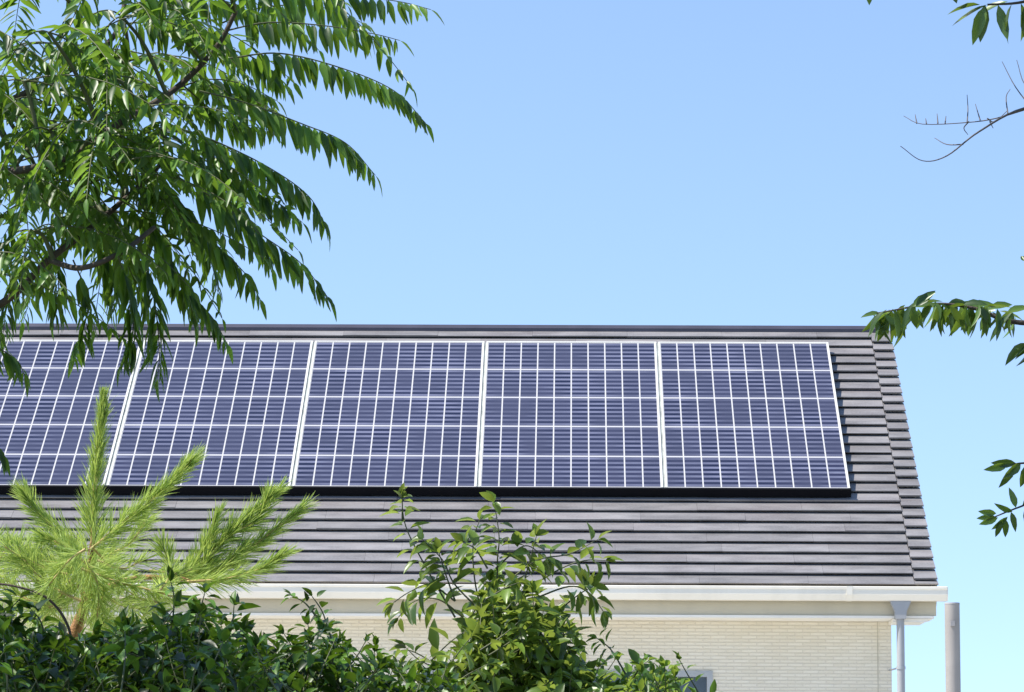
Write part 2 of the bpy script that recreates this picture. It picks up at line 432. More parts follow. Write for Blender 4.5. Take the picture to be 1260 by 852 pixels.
gz = zt + (RIDGE_Y-WY)*math.tan(TH)
for xs in ((WXL, WXL+T), (wx1-T, wx1)):
    wg = MB(); wg.prism([(WY+T, 0), (WYB-T, 0), (WYB-T, zt), (RIDGE_Y, gz-.1), (WY+T, zt)], *xs); hp(wg, 'gable_wall', M['wall'])
ct = MB()                               # corner board joint
cj = on_y(1080, 800, WY).x
ct.box((cj-.004, WY-.004, 0), (cj+.004, WY+.01, zt-.002)); 
hp(ct, 'corner_joint', M['fascia'])
wf = MB()
fwid = .05
Y0, Y1 = WY-.015, WY+.09
wf.box((win_x0, Y0, win_z0), (win_x0+fwid, Y1, win_z1)); wf.box((win_x1-fwid, Y0, win_z0), (win_x1, Y1, win_z1))
wf.box((win_x0+fwid, Y0, win_z1-fwid), (win_x1-fwid, Y1, win_z1)); wf.box((win_x0+fwid, Y0, win_z0), (win_x1-fwid, Y1, win_z0+fwid))
xm = (win_x0+win_x1)/2
wf.box((xm-.03, Y0+.01, win_z0+fwid), (xm+.03, Y1, win_z1-fwid))
win = hp(wf, 'window', M['alu'])
pn = MB(); pn.box((win_x0+fwid, WY+.05, win_z0+fwid), (xm-.03, WY+.056, win_z1-fwid)); hp(pn, 'pane', M['glass'], win)
pn = MB(); pn.box((xm+.03, WY+.04, win_z0+fwid), (win_x1-fwid, WY+.046, win_z1-fwid)); hp(pn, 'pane', M['glass'], win)
sl = MB(); sl.box((win_x0-.04, WY-.05, win_z0-.04), (win_x1+.04, WY-.002, win_z0-.002))
hp(sl, 'sill', M['alu'], win)

# downpipe hanging from the gutter, standing clear of the corner
PY = EY - .05
a = on_y(1107.5, 742, PY); bq = on_y(1108, 772, PY)
dp = MB()
px_, rr = bq.x, .033
dp.tube([(px_, PY, gz0-.14), (px_, PY, 0.0)], rr, 14)
dpo = hp(dp, 'downpipe', M['pipe'])
fn = MB()
for i, (w_, z_) in enumerate(((.105, gz0-.0), (.105, gz0-.03), (.05, gz0-.10), (.046, gz0-.17))): pass
prof = [(.085, gz0-.002), (.080, gz0-.02), (.050, gz0-.085), (.044, gz0-.15)]
ring = []
for w_, z_ in prof:
    ring += [(px_-w_, PY-.046, z_), (px_+w_, PY-.046, z_), (px_+w_, PY+.046, z_), (px_-w_, PY+.046, z_)]
fs = [(i*4+k, (i+1)*4+k, (i+1)*4+(k+1) % 4, i*4+(k+1) % 4) for i in range(3) for k in range(4)] + [(0, 1, 2, 3), (15, 14, 13, 12)]
fn.add(ring, fs); hp(fn, 'funnel', M['pipe'], dpo)
bz = on_y(1108, 822, PY).z
for q in (bz, bz-1.1, bz-2.2):
    bk = MB()
    bk.tube([(px_, PY, q-.012), (px_, PY, q+.012)], rr+.006, 14)
    bk.tube([(px_-.02, PY+.02, q), (wx1-.02, WY-.0, q)], .007, 6)
    hp(bk, 'bracket', M['alu'], dpo)

# ------------------------------------------------------------------ solar panels
HP = .115                               # height of the glass above the roof surface
def on_slope(px, py, hh):
    nrm = Vector((0, -ST, CT)); p0 = Vector((0, EY, EZ)) + nrm*hh
    r = ray(px, py); t = (p0-CAM).dot(nrm)/r.dot(nrm); q = CAM + r*t
    return q.x, (q-p0).dot(Vector((0, CT, ST)))
tops = [(388, 419.5), (598, 420), (810, 420.5), (1021, 421.5)]; bots = [(356, 599), (588, 600), (817, 600.5), (1046, 601.5)]
xs = np.array([(on_slope(*t, HP)[0]+on_slope(*b_, HP)[0])/2 for t, b_ in zip(tops, bots)])
PW, XR = np.polyfit(np.arange(4)-3, xs, 1)
ST_ = np.mean([on_slope(*t, HP)[1] for t in tops]); SB_ = np.mean([on_slope(*b_, HP)[1] for b_ in bots]); PL = ST_-SB_
GAP = .020; FR = .016
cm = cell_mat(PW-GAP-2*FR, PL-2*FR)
# each panel: local origin at the lower left inner corner of its cell sheet
def panel(i, label):
    root = empty('solar_panel', SL @ Vector((XR-PW*(i+1)+GAP/2+FR, SB_+FR, HP)))
    root.rotation_euler = (TH, 0, 0)
    tag(root, label, 'solar panel', 'solar panels in a row on the roof')
    return root
def panel_parts(root):
    w, l = PW-GAP-2*FR, PL-2*FR
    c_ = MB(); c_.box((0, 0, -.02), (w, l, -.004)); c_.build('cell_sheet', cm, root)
    f_ = MB(); z0, z1 = -.045, 0         # a channel round three sides; the lower edge is the dark skirt's lip
    out = [(-FR, -.002), (-FR, l+FR), (w+FR, l+FR), (w+FR, -.002)]; inn = [(0, -.002), (0, l), (w, l), (w, -.002)]
    vv = [(x, y, z) for z in (z0, z1) for x, y in out+inn]
    ff = []
    for a_ in range(3):
        ff += [(8+a_, 8+4+a_, 8+5+a_, 8+a_+1), (a_, a_+1, a_+5, a_+4), (a_, 8+a_, 8+a_+1, a_+1), (4+a_, 5+a_, 8+5+a_, 8+4+a_)]
    ff += [(0, 4, 12, 8), (3, 11, 15, 7)]
    f_.add(vv, ff); f_.build('frame', M['frame'], root)
    j_ = MB(); j_.box((-FR-GAP+.001, 0, -.05), (-FR-.001, l+FR-.004, -.012)); j_.build('joint_strip', M['joint'], root)
    s_ = MB(); s_.box((-FR-GAP/2, -FR-.012, -HP+.034), (w+FR+GAP/2, -.004, -.001))
    s_.build('skirt', M['skirt'], root)
    for y in (l*.18, l*.5, l*.82):
        r_ = MB(); r_.box((-FR-GAP/2, y-.02, -HP+.036), (w+FR+GAP/2, y+.02, -.047)); r_.build('mounting_rail', M['alu'], root)
labs = ['solar panel at the right end of the row beside bare shingles',
        'second solar panel from the right end of the row on the roof',
        'middle solar panel of the five in the row on the roof',
        'solar panel above the right tuft of pine shoots, second from the left',
        'leftmost solar panel, behind the drooping fronds and upright pine shoot']
first = None
for i in range(5):
    root = panel(i, labs[i])
    if first is None: panel_parts(root); first = root
    else:
        for ch in list(first.children):
            d = ch.copy(); col.objects.link(d); d.parent = root

# ------------------------------------------------------------------ pole to the right of the house
pc = on_y(1171.5, 742, 26.5); pole = MB()
rad = 9.2/F*pc.y
proot = empty('metal_pole', (pc.x, pc.y, 0)); tag(proot, 'bare round beige metal pole standing beside the gutter end and downpipe', 'pole')
pole.tube([(0, 0, 0), (0, 0, pc.z-.012)], rad, 28); pole.build('shaft', M['pole'], proot)
pcap = MB(); pcap.tube([(0, 0, pc.z-.012), (0, 0, pc.z), ], [rad*1.03, rad*1.0], 28); pcap.build('cap', M['pole_cap'], proot)
pb = MB(); z_ = on_y(1171, 768, 26.5).z; pb.box((-.022, -rad-.012, z_-.02), (.012, -rad+.01, z_+.02)); pb.build('bolt', M['pole_cap'], proot)

# ------------------------------------------------------------------ plants
Z = Vector((0, 0, 1))
def rv(s=1.0): return Vector(rng.normal(0, s, 3))

def frond(lv, st, rach, npair, L, W, droop=.9, lside=.55, r0=.003):
    """a pinnate leaf: rachis polyline with drooping leaflets on both sides"""
    pts = spline(rach, 8) if len(rach) < 9 else rach
    st.tube(pts, np.linspace(r0, r0*.35, len(pts)).tolist(), 5, False)
    d = [0]
    for i in range(1, len(pts)): d.append(d[-1] + (pts[i]-pts[i-1]).length)
    tot = d[-1]
    def pos(s):
        s = min(max(s, 0), tot*.9999)
        i = max(k for k in range(len(d)) if d[k] <= s); i = min(i, len(pts)-2)
        u = (s-d[i])/max(d[i+1]-d[i], 1e-6)
        return pts[i].lerp(pts[i+1], u), (pts[i+1]-pts[i]).normalized()
    for k in range(npair):
        u = .16 + .84*(k+.3)/npair
        p, t = pos(u*tot)
        side = t.cross(Z)
        if side.length < .2: side = RT.copy()
        side.normalize()
        size = (.72 + .28*math.sin(math.pi*min(1, u*.9+.1)))*(1 if u < .8 else 1-(u-.8)*1.6)
        for sg in (-1, 1):
            dr = droop*rng.uniform(.6, 1.25)
            dd = side*sg*lside*rng.uniform(.7, 1.3) - Z*dr + t*.24 + rv(.13)
            n = Z*.6 + side*sg*.7*dr + rv(.3)
            lv.add(p + t*rng.normal(0, .004), dd, n, L*size*rng.uniform(.85, 1.12), W*size*rng.uniform(.85, 1.15), rng.uniform(.05, .25))
    p, t = pos(tot)
    lv.add(p, t - Z*.5, Z + rv(.2), L*.7, W*.7, .2)

# ---- feathery tree at the upper left
TD = 10.0
tr = empty('feathery_tree', at(-330, 1500, TD+.4).xy.to_3d())
tag(tr, 'tree with feathery drooping compound leaves hanging over the roof at upper left', 'tree')
def tp(mb, name, mat, root):
    o = mb.build(name, mat, root); o.location = -root.location; return o
trunk = MB()
base = tr.location.copy()
tb = [base, base+Vector((.05, .1, 1.5)), at(-310, 560, TD+.3), at(-270, 250, TD+.2), at(-200, -60, TD+.1)]
tpts = spline(tb, 6); trunk.tube(tpts, np.linspace(.13, .05, len(tpts)).tolist(), 12)
tp(trunk, 'trunk', M['bark'], tr)
limbs = [
    [at(-300, 480, TD+.3), at(-120, 430, TD), at(0, 375, TD-.2), at(60, 320, TD-.2), at(110, 282, TD-.1), at(165, 235, TD), at(205, 195, TD)],
    [at(-275, 290, TD+.2), at(-120, 190, TD+.2), at(0, 130, TD+.3), at(80, 90, TD+.2), at(140, 45, TD+.2), at(158, -20, TD+.3)],
    [at(-270, 250, TD+.2), at(-60, 220, TD-.1), at(70, 200, TD-.3), at(150, 150, TD-.2), at(215, 110, TD), at(265, 60, TD), at(290, 15, TD)],
    [at(-220, -10, TD), at(-60, -40, TD+.2), at(100, -60, TD+.3), at(240, -40, TD+.2), at(310, -12, TD+.1)],
    [at(60, 320, TD-.2), at(100, 330, TD-.4), at(150, 310, TD-.4), at(190, 280, TD-.3)],
]
for lm in limbs:
    b_ = MB(); pts = spline(lm, 6); r0 = .014 if lm is not limbs[4] else .009
    b_.tube(pts, np.linspace(r0, .007, len(pts)).tolist(), 8); tp(b_, 'branch', M['bark'], tr)
lv = Leaves(); st = MB()
def pf(pts, dep, **k):
    n = len(pts)
    frond(lv, st, [at(x, y, dep + .12*i/(n-1)) for i, (x, y) in enumerate(pts)], **k)
LL, LW = .098, .0235
ex = [
    ([(250,-8),(330,-12),(420,-6),(490,2),(530,12)], .0, 15),
    ([(270,40),(330,28),(400,32),(460,42),(492,50)], .15, 14),
    ([(282,72),(345,66),(420,84),(485,112),(524,152)], -.1, 17),
    ([(245,112),(300,126),(370,152),(425,176),(462,216)], -.05, 16),
    ([(195,150),(260,172),(330,206),(380,242),(402,282)], -.1, 16),
    ([(205,210),(265,246),(320,288),(370,324),(405,368)], .0, 16),
    ([(180,255),(205,310),(235,360),(262,392),(280,424)], .1, 13),
    ([(170,300),(186,350),(194,400),(196,440),(194,466)], -.1, 12),
    ([(140,300),(160,360),(164,400),(160,430),(150,448)], -.2, 12),
    ([(90,320),(108,365),(104,400),(96,425),(90,440)], -.1, 9),
    ([(-90,400),(-40,412),(0,430),(22,445),(30,462)], -.2, 10),
    ([(40,300),(20,340),(8,380),(4,410)], .1, 9),
    ([(110,285),(130,320),(140,352),(140,385)], .1, 9),
    ([(200,190),(250,215),(290,250),(320,290),(335,330)], .25, 14),
    ([(215,110),(255,98),(300,104),(340,124)], .2, 11),
    ([(225,105),(260,135),(290,150),(330,160)], .2, 11),
    ([(262,60),(300,66),(330,84),(352,105)], .3, 10),
    ([(200,160),(250,196),(300,226),(345,252),(372,274)], .15, 14),
    ([(175,190),(215,240),(255,290),(300,335),(320,368)], .1, 15),
    ([(160,230),(190,280),(215,330),(232,368),(240,398)], .0, 13),
    ([(150,200),(200,240),(240,280),(262,330),(268,360)], .3, 14),
    ([(120,240),(150,280),(172,330),(180,375)], .2, 12),
    ([(60,290),(70,330),(72,365),(66,392)], .0, 10),
    ([(150,30),(200,26),(250,40),(290,60)], .0, 13),
    ([(150,10),(210,-6),(270,0),(320,16)], .1, 14),
    ([(270,30),(320,10),(390,8),(450,30)], .2, 13),
    ([(-60,540),(-30,540),(-6,548),(4,560)], .0, 6),
]
for pts, dd, n in ex:
    pf(pts, TD+dd, npair=int(n*1.6), lside=.42, L=LL*rng.uniform(.92, 1.1), W=LW)
# the inner crown: rosettes of fronds at twig tips, more of them off the frame's left and top
nodes = [(150,20),(60,40),(10,60),(90,110),(180,120),(140,190),(60,210),(20,150),(110,265),(40,285),(100,60),(160,75),(200,160),(110,150),
         (0,230),(150,245),(70,165),(-60,100),(-80,200),(-120,20),(-150,300),(-60,330),(40,-40),(160,-60),(260,-60),(-40,-90),(-160,-80),(-220,160),(180,20),(30,100),(60,130),(130,95),(40,250),(100,230),(150,200),(80,290),(20,200),(120,180),(60,160)]
# the crown's other half, left of the frame
far = [(rng.uniform(-1250, -230), rng.uniform(-420, 330)) for _ in range(60)]
limbs += [[at(-290, 400, TD+.3), at(-450, 260, TD+.4), at(-650, 180, TD+.5), at(-900, 60, TD+.4), at(-1150, 40, TD+.6)],
          [at(-280, 330, TD+.3), at(-420, 100, TD+.1), at(-600, -80, TD-.2), at(-850, -220, TD-.3)],
          [at(-290, 430, TD+.3), at(-500, 380, TD+.2), at(-750, 330, TD), at(-1000, 240, TD-.2)],
          [at(-230, 60, TD), at(-330, -150, TD+.2), at(-450, -320, TD+.3)]]
for lm in limbs[5:]:
    b_ = MB(); pts = spline(lm, 6); b_.tube(pts, np.linspace(.022, .007, len(pts)).tolist(), 8); tp(b_, 'branch', M['bark'], tr)
for nx, ny in nodes + far:
    dz = rng.uniform(-.45, .5) if nx > -230 else rng.uniform(-.9, 1.0)
    p = at(nx, ny, TD+dz)
    # twig from the nearest limb point
    near = min((q for lm in limbs for q in spline(lm, 6)), key=lambda q: (q-p).length)
    st.tube(spline([near, near.lerp(p, .5)+Z*.03, p], 5), np.linspace(.008, .005, 11).tolist(), 6, False)
    nf = rng.integers(3, 6) if nx > -230 else rng.integers(3, 5); a0 = rng.uniform(0, 6.28)
    for k in range(nf):
        az = a0 + k*2*math.pi/nf + rng.normal(0, .3)
        hd = Vector((math.cos(az)+.35, math.sin(az)*.9, 0))
        Lf = rng.uniform(.30, .48); el = rng.uniform(.0, .5); kk = rng.uniform(.5, .95)
        pts = [p + hd*(t*Lf) + Z*(el*t*Lf - kk*t*t*Lf) for t in np.linspace(0, 1, 9)]
        frond(lv, st, pts, int(rng.integers(11, 16)), LL*rng.uniform(.65, .95), LW*rng.uniform(.8, 1.05), droop=rng.uniform(.15, .9) if ny < 260 else .9, lside=rng.uniform(.55, .95))
o = lv.build('crown', M['leaf_tree'], tr, fold=.22, peak=.33); o.location = -tr.location
with_twigs(o, st, M['stem'])

# ---- shoots with leaves, used by the cherry tree and the shrubs
def shoot(lv, st, pts, n, L, W, u0=.2, r0=.004, droop=.4, spread=.8, curl=.25, fwd=.5, tipn=3):
    pts = spline(pts, 6)
    st.tube(pts, np.linspace(r0, r0*.4, len(pts)).tolist(), 5, False)
    ph = rng.uniform(0, 6.28); m_ = len(pts)-1
    for k in range(n):
        u = u0 + (1-u0)*(k+.5)/n; i = min(int(u*m_), m_-1); p = pts[i].lerp(pts[i+1], u*m_-i); t = (pts[i+1]-pts[i]).normalized()
        a = t.cross(Z if abs(t.z) < .85 else RT).normalized(); b_ = t.cross(a)
        ph += 2.4 + rng.normal(0, .25)
        rad_ = a*math.cos(ph) + b_*math.sin(ph)
        d = (rad_*spread + t*fwd - Z*droop*rng.uniform(.5, 1.4) + rv(.12)).normalized()
        nn = Z*.8 + t*.5 + rv(.35)
        s = rng.uniform(.75, 1.15)*(1-.3*max(0, u-.7)/.3)
        lv.add(p + d*.012, d, nn, L*s, W*s*rng.uniform(.85, 1.15), curl*rng.uniform(.3, 1.6))
    t = (pts[-1]-pts[-2]).normalized()
    for k in range(tipn):
        d = t + rv(.35) - Z*droop*.4; lv.add(pts[-1], d, Z + rv(.4), L*rng.uniform(.5, .85), W*.8, curl)

# ---- cherry-like tree reaching in from the right
CD = 9.6
ch = empty('cherry_tree', at(1720, 1500, CD+.5).xy.to_3d())
tag(ch, 'tree reaching in from the right edge with leafy sprays and one bare twig', 'tree')
b0 = ch.location.copy()
tk = MB(); tl = spline([b0, b0+Vector((-.05, 0, 1.6)), at(1690, 600, CD+.4), at(1640, 250, CD+.3), at(1590, -150, CD+.2), at(1600, -480, CD+.3), at(1620, -800, CD+.3)], 6)
tk.tube(tl, np.linspace(.11, .012, len(tl)).tolist(), 12); tp(tk, 'trunk', M['bark'], ch)
lv = Leaves(); st = MB()
def pp(pts, d0): return [at(x, y, d0+.05*i) for i, (x, y) in enumerate(pts)]
def limb(pts, r0=.02, r1=.005, name='branch', mat='bark'):
    b_ = MB(); q = spline(pts, 6); b_.tube(q, (r1+(r0-r1)*np.linspace(1, 0, len(q))**1.6).tolist(), 7); tp(b_, name, M[mat], ch)
limb([at(1592, -120, CD+.2), at(1450, -60, CD+.1), at(1330, -20, CD), at(1262, 2, CD), at(1215, 6, CD)], .016, .003)
limb([at(1640, 280, CD+.3), at(1480, 215, CD+.2), at(1360, 120, CD), at(1262, 133, CD), at(1205, 162, CD), at(1165, 192, CD), at(1135, 198, CD), at(1108, 180, CD)], .0075, .0011, 'bare_branch', 'twig')
limb([at(1665, 480, CD+.3), at(1480, 430, CD+.1), at(1330, 402, CD), at(1245, 396, CD), at(1200, 380, CD), at(1150, 374, CD), at(1100, 382, CD), at(1066, 388, CD)], .015, .002)
limb([at(1690, 640, CD+.3), at(1500, 600, CD+.1), at(1330, 572, CD), at(1262, 570, CD), at(1232, 575, CD)], .013, .002)
limb([at(1500, 600, CD+.1), at(1400, 615, CD), at(1300, 610, CD), at(1255, 624, CD), at(1215, 640, CD)], .010, .002)
for pts in ([(1262,135),(1225,146),(1190,151),(1135,153),(1112,143)], [(1190,151),(1191,135),(1190,117)], [(1192,150),(1186,158),(1191,166)], [(1128,152),(1126,141)], [(1140,153),(1139,146)], [(1154,152),(1153,140)],
            [(1163,152),(1164,143)], [(1206,148),(1200,128)], [(1215,146),(1224,150),(1240,136)], [(1275,140),(1250,108),(1233,76)], [(1290,128),(1262,106),(1251,74)], [(1240,140),(1238,120),(1243,110)],
            [(1185,178),(1165,178),(1150,170)], [(1218,150),(1222,158)]):
    b_ = MB(); q = spline(pp(pts, CD), 4); b_.tube(q, np.linspace(.0022, .0009, len(q)).tolist(), 5); tp(b_, 'bare_twig', M['twig'], ch)
def cl(x, y, dx, dy, L=.105, W=.034, nz=.3, dd=0, edge=False):
    d = RT*dx - UP*dy + fw*rng.uniform(-.35, .35)
    p = at(x, y, CD+dd); nn = Z*.8 - fw*rng.uniform(.0, .9) + rv(nz)
    if edge: nn = -fw - SUN*(-fw).dot(SUN) - SUN*.12 + rv(.1)   # blade hanging in line with the sun's rays
    lv.add(p, d, nn, L*rng.uniform(.9, 1.1), W*rng.uniform(.9, 1.1), rng.uniform(.05, .25))
# top right spray
for x, y, dx, dy in ((1215,6,-.9,.45),(1212,8,-.35,1),(1228,6,.25,1),(1206,6,-1,.15),(1245,5,-.3,.9),(1256,4,.2,1),(1240,2,-.8,.3),(1268,2,-.2,1),(1225,0,-.7,-.2),(1212,6,-.1,1)):
    cl(x, y, dx, dy, .11)
# small leaves hanging from above the frame
limb([at(1450, -60, CD+.1), at(1330, -48, CD), at(1200, -34, CD), at(1120, -24, CD), at(1062, -18, CD)], .008, .0015)
for i in range(26):
    u = rng.uniform(0, 1); cl(1062+u*270, -20-28*u, rng.normal(0, .6), rng.uniform(-.8, .35), .08, .028, .4, rng.uniform(-.1, .1))
for x in (1065, 1082, 1168): cl(x, -20, .2, .6, .06)
# spray over the roof's corner
for i in range(80):
    u = rng.uniform(0, 1); x = 1072 + u*178; y = 388 - 14*math.sin(u*math.pi) + rng.normal(0, 2)
    cl(x, y, rng.normal(-.05, .45), rng.uniform(.6, 1.1), .088*rng.uniform(.7, 1.15), .025, .6, rng.uniform(-.12, .12))
for i in range(16):
    u = rng.uniform(.05, .95); x = 1080 + u*170; y = 388 - 14*math.sin(u*math.pi)
    cl(x, y, rng.choice([-1, 1])*rng.uniform(.5, 1), rng.uniform(-.45, .25), .075, .027, .4, rng.uniform(-.1, .1))
cl(1084, 386, -1, .06, .065, .022); cl(1090, 384, -.5, .9, .07); cl(1112, 386, -.1, 1, .11, .036)
cl(1266, 422, -.9, .75, .09); cl(1270, 424, -.4, .9, .08); cl(1290, 420, -.9, .3, .1)
cl(1262, 322, -.2, -.3, .03, .015); 
for x, y, dx, dy in ((1240,572,-1,.25),(1248,572,-.5,.9),(1256,570,-.7,.6),(1250,570,-1,0),(1266,570,-.3,.9),(1272,572,.4,.8)): cl(x, y, dx, dy, .075, .026, edge=True)
for x, y, dx, dy in ((1225,636,-1,.1),(1228,637,-.9,.35),(1232,640,-.3,1),(1236,638,.1,.9),(1226,632,-1,-.1),(1244,630,.2,.8),(1250,625,-.2,-.7),(1258,622,.5,-.5),(1246,630,-.8,-.3),(1240,636,-.7,.6),(1262,625,.1,.9)): cl(x, y, dx, dy, .056, .020, edge=True)
# the rest of the crown, beyond the frame to the right and above
for i in range(34):
    u = rng.uniform(0, 1); k_ = u*(len(tl)-1-14)+13; q0 = tl[int(k_)]
    az = rng.uniform(-1.9, 1.9); l_ = rng.uniform(.7, 1.5)*(1.15-.6*u)
    dv = Vector((math.cos(az), math.sin(az), 0)); q2 = q0 + dv*l_ + Z*l_*rng.uniform(.05, .5)
    q1 = q0.lerp(q2, .5) + Z*.08; br = spline([q0, q1, q2], 6)
    b_ = MB(); b_.tube(br, np.linspace(.014, .003, len(br)).tolist(), 6); tp(b_, 'branch', M['bark'], ch)
    for j in range(75):
        w_ = rng.uniform(.2, 1); p_ = br[min(int(w_*12), 11)] + rv(.09)
        lv.add(p_, rv(.6)+dv*.3-Z*.6, Z + rv(.5), .1*rng.uniform(.7, 1.1), .034, rng.uniform(.05, .25))
# leaves beyond the frame
for sx, sy, ex_, ey in ((1500,600,1330,572),(1600,420,1340,402),(1560,-100,1330,-20),(1500,600,1310,612)):
    for i in range(40):
        u = rng.uniform(0, 1); cl(sx+(ex_-sx)*u, sy+(ey-sy)*u, rng.normal(0, .6), rng.uniform(.2, 1), .1, .033, .4, rng.uniform(-.2, .3))
o = lv.build('crown', M['leaf_cherry'], ch); o.location = -ch.location

# ---- young pine at the lower left
PD = 14.0
pi_ = empty('pine_tree', at(90, 1500, PD).xy.to_3d())
tag(pi_, 'bright young pine with upright needle candles at the lower left before the roof', 'pine tree')
b0 = pi_.location.copy()
tk = MB(); tl = spline([b0, b0+Vector((.03, 0, 1.3)), at(80, 860, PD), at(105, 740, PD), at(114, 668, PD)], 6)
tk.tube(tl, np.linspace(.055, .012, len(tl)).tolist(), 10); tp(tk, 'trunk', M['bark_pine'], pi_)
nd = Leaves()
def pshoot(pts, dens, L, th0, th1, r0=.006, bare=.0, wood=True):
    """a candle: needles lie flat to the stem near its tip (th1) and stand off lower down (th0)"""
    q = spline(pts, 8); m_ = len(q)-1
    if wood:
        b_ = MB(); b_.tube(q, np.linspace(r0, r0*.5, len(q)).tolist(), 7); tp(b_, 'candle', M['candle'], pi_)
    tot = sum((q[i+1]-q[i]).length for i in range(m_)); n = int(dens*1.1*tot)
    for k in range(n):
        u = bare + (1-bare)*rng.uniform(0, 1); i = min(int(u*m_), m_-1); p = q[i].lerp(q[i+1], u*m_-i); t = (q[i+1]-q[i]).normalized()
        a = t.cross(fw).normalized(); b2 = t.cross(a); an = rng.uniform(0, 6.28)
        th = (th0 + (th1-th0)*u**.8)*rng.uniform(.6, 1.5)
        d = t*math.cos(th) + (a*math.cos(an)+b2*math.sin(an))*math.sin(th) - Z*.05
        l = L*rng.uniform(.55, 1.15)*(1 - .3*u)
        for j in range(3): nd.add(p, d + rv(.10), rv(1), l, .0031, rng.uniform(-.05, .2))
def P3(pts, d, e=0): return [at(x, y, d+e*i) for i, (x, y) in enumerate(pts)]
pshoot(P3([(114,672),(116,610),(122,545),(127,500)], PD), 640, .15, .62, .13, .011)
pshoot(P3([(127,530),(127,486)], PD), 700, .07, .2, .15, .004)
pshoot(P3([(112,676),(150,645),(190,612),(236,566)], PD-.2), 560, .14, .75, .26, .007)
pshoot(P3([(108,676),(75,655),(48,632),(32,606)], PD+.1), 560, .14, .7, .28, .007)
pshoot(P3([(114,700),(90,680),(70,668),(55,662)], PD-.25), 500, .14, .8, .5, .006)
pshoot(P3([(120,690),(160,668),(180,640)], PD+.2), 350, .13, .8, .5, .006)
br_ = MB(); q = spline(P3([(105,735),(160,713),(200,711),(228,713)], PD-.3), 6); br_.tube(q, np.linspace(.014, .008, len(q)).tolist(), 8); tp(br_, 'branch', M['bark_pine'], pi_)
for pts in ([(226,714),(265,672),(300,640),(342,604)], [(230,714),(285,690),(330,658),(372,626)], [(230,716),(280,712),(320,700),(348,682)], [(224,712),(240,690),(258,660),(266,636)],
            [(236,712),(280,662),(315,640),(330,612)], [(222,714),(212,700),(206,686),(200,672)], [(228,714),(270,700),(300,672)]):
    pshoot(P3(pts, PD-.3+rng.uniform(-.15, .15)), 420, .13, .65, .3, .006)
for pts in ([(100,740),(60,720),(30,690),(5,672)], [(60,760),(30,735),(10,715),(-10,700)], [(95,720),(110,745),(130,770)], [(100,700),(140,715),(180,725),(215,735)], [(100,720),(70,735),(40,765)],
            [(110,690),(95,710),(80,740)], [(120,690),(150,700),(175,690)], [(110,720),(150,745),(190,750)], [(90,700),(50,690),(20,700)], [(114,674),(128,690),(150,722)], [(105,690),(120,720),(120,760)],
            [(-40,760),(-20,720),(5,680),(12,668)], [(-80,780),(-60,720),(-50,660)], [(105,676),(85,690),(60,720)]):
    pshoot(P3(pts, PD-.35+rng.uniform(-.3, .4)), 300, .14, 1.0, .6, .006)
for i in range(24):
    x0 = rng.uniform(-30, 200); y0 = rng.uniform(700, 790); an = rng.uniform(-2.8, -.3); l = rng.uniform(45, 85)
    x2, y2 = x0+math.cos(an)*l, max(y0+math.sin(an)*l, 668 if x0 < 130 else 700)
    pshoot(P3([(x0, y0), ((x0+x2)/2, (y0+y2)/2+4), (x2, y2)], PD-.2+rng.uniform(-.4, .4)), 300, .13, 1.0, .5, .005)
# lower whorls below the frame
for i in range(16):
    z0 = rng.uniform(.8, 2.0); az = rng.uniform(0, 6.28); l = rng.uniform(.5, .9); p = b0 + Z*z0
    e = p + Vector((math.cos(az)*l, math.sin(az)*l, l*.35)); pshoot([p, p.lerp(e, .5)-Z*.03, e], 160, .14, .9, .5, .01, .3)
o = nd.build('needles', M['needle'], pi_, fold=.15, peak=.5); o.location = -pi_.location
bb = MB(); q = spline(P3([(-30,716),(20,722),(60,738),(85,775),(90,830)], PD-.6), 6); bb.tube(q, np.linspace(.004, .007, len(q)).tolist(), 7); tp(bb, 'branch', M['bark'], pi_)

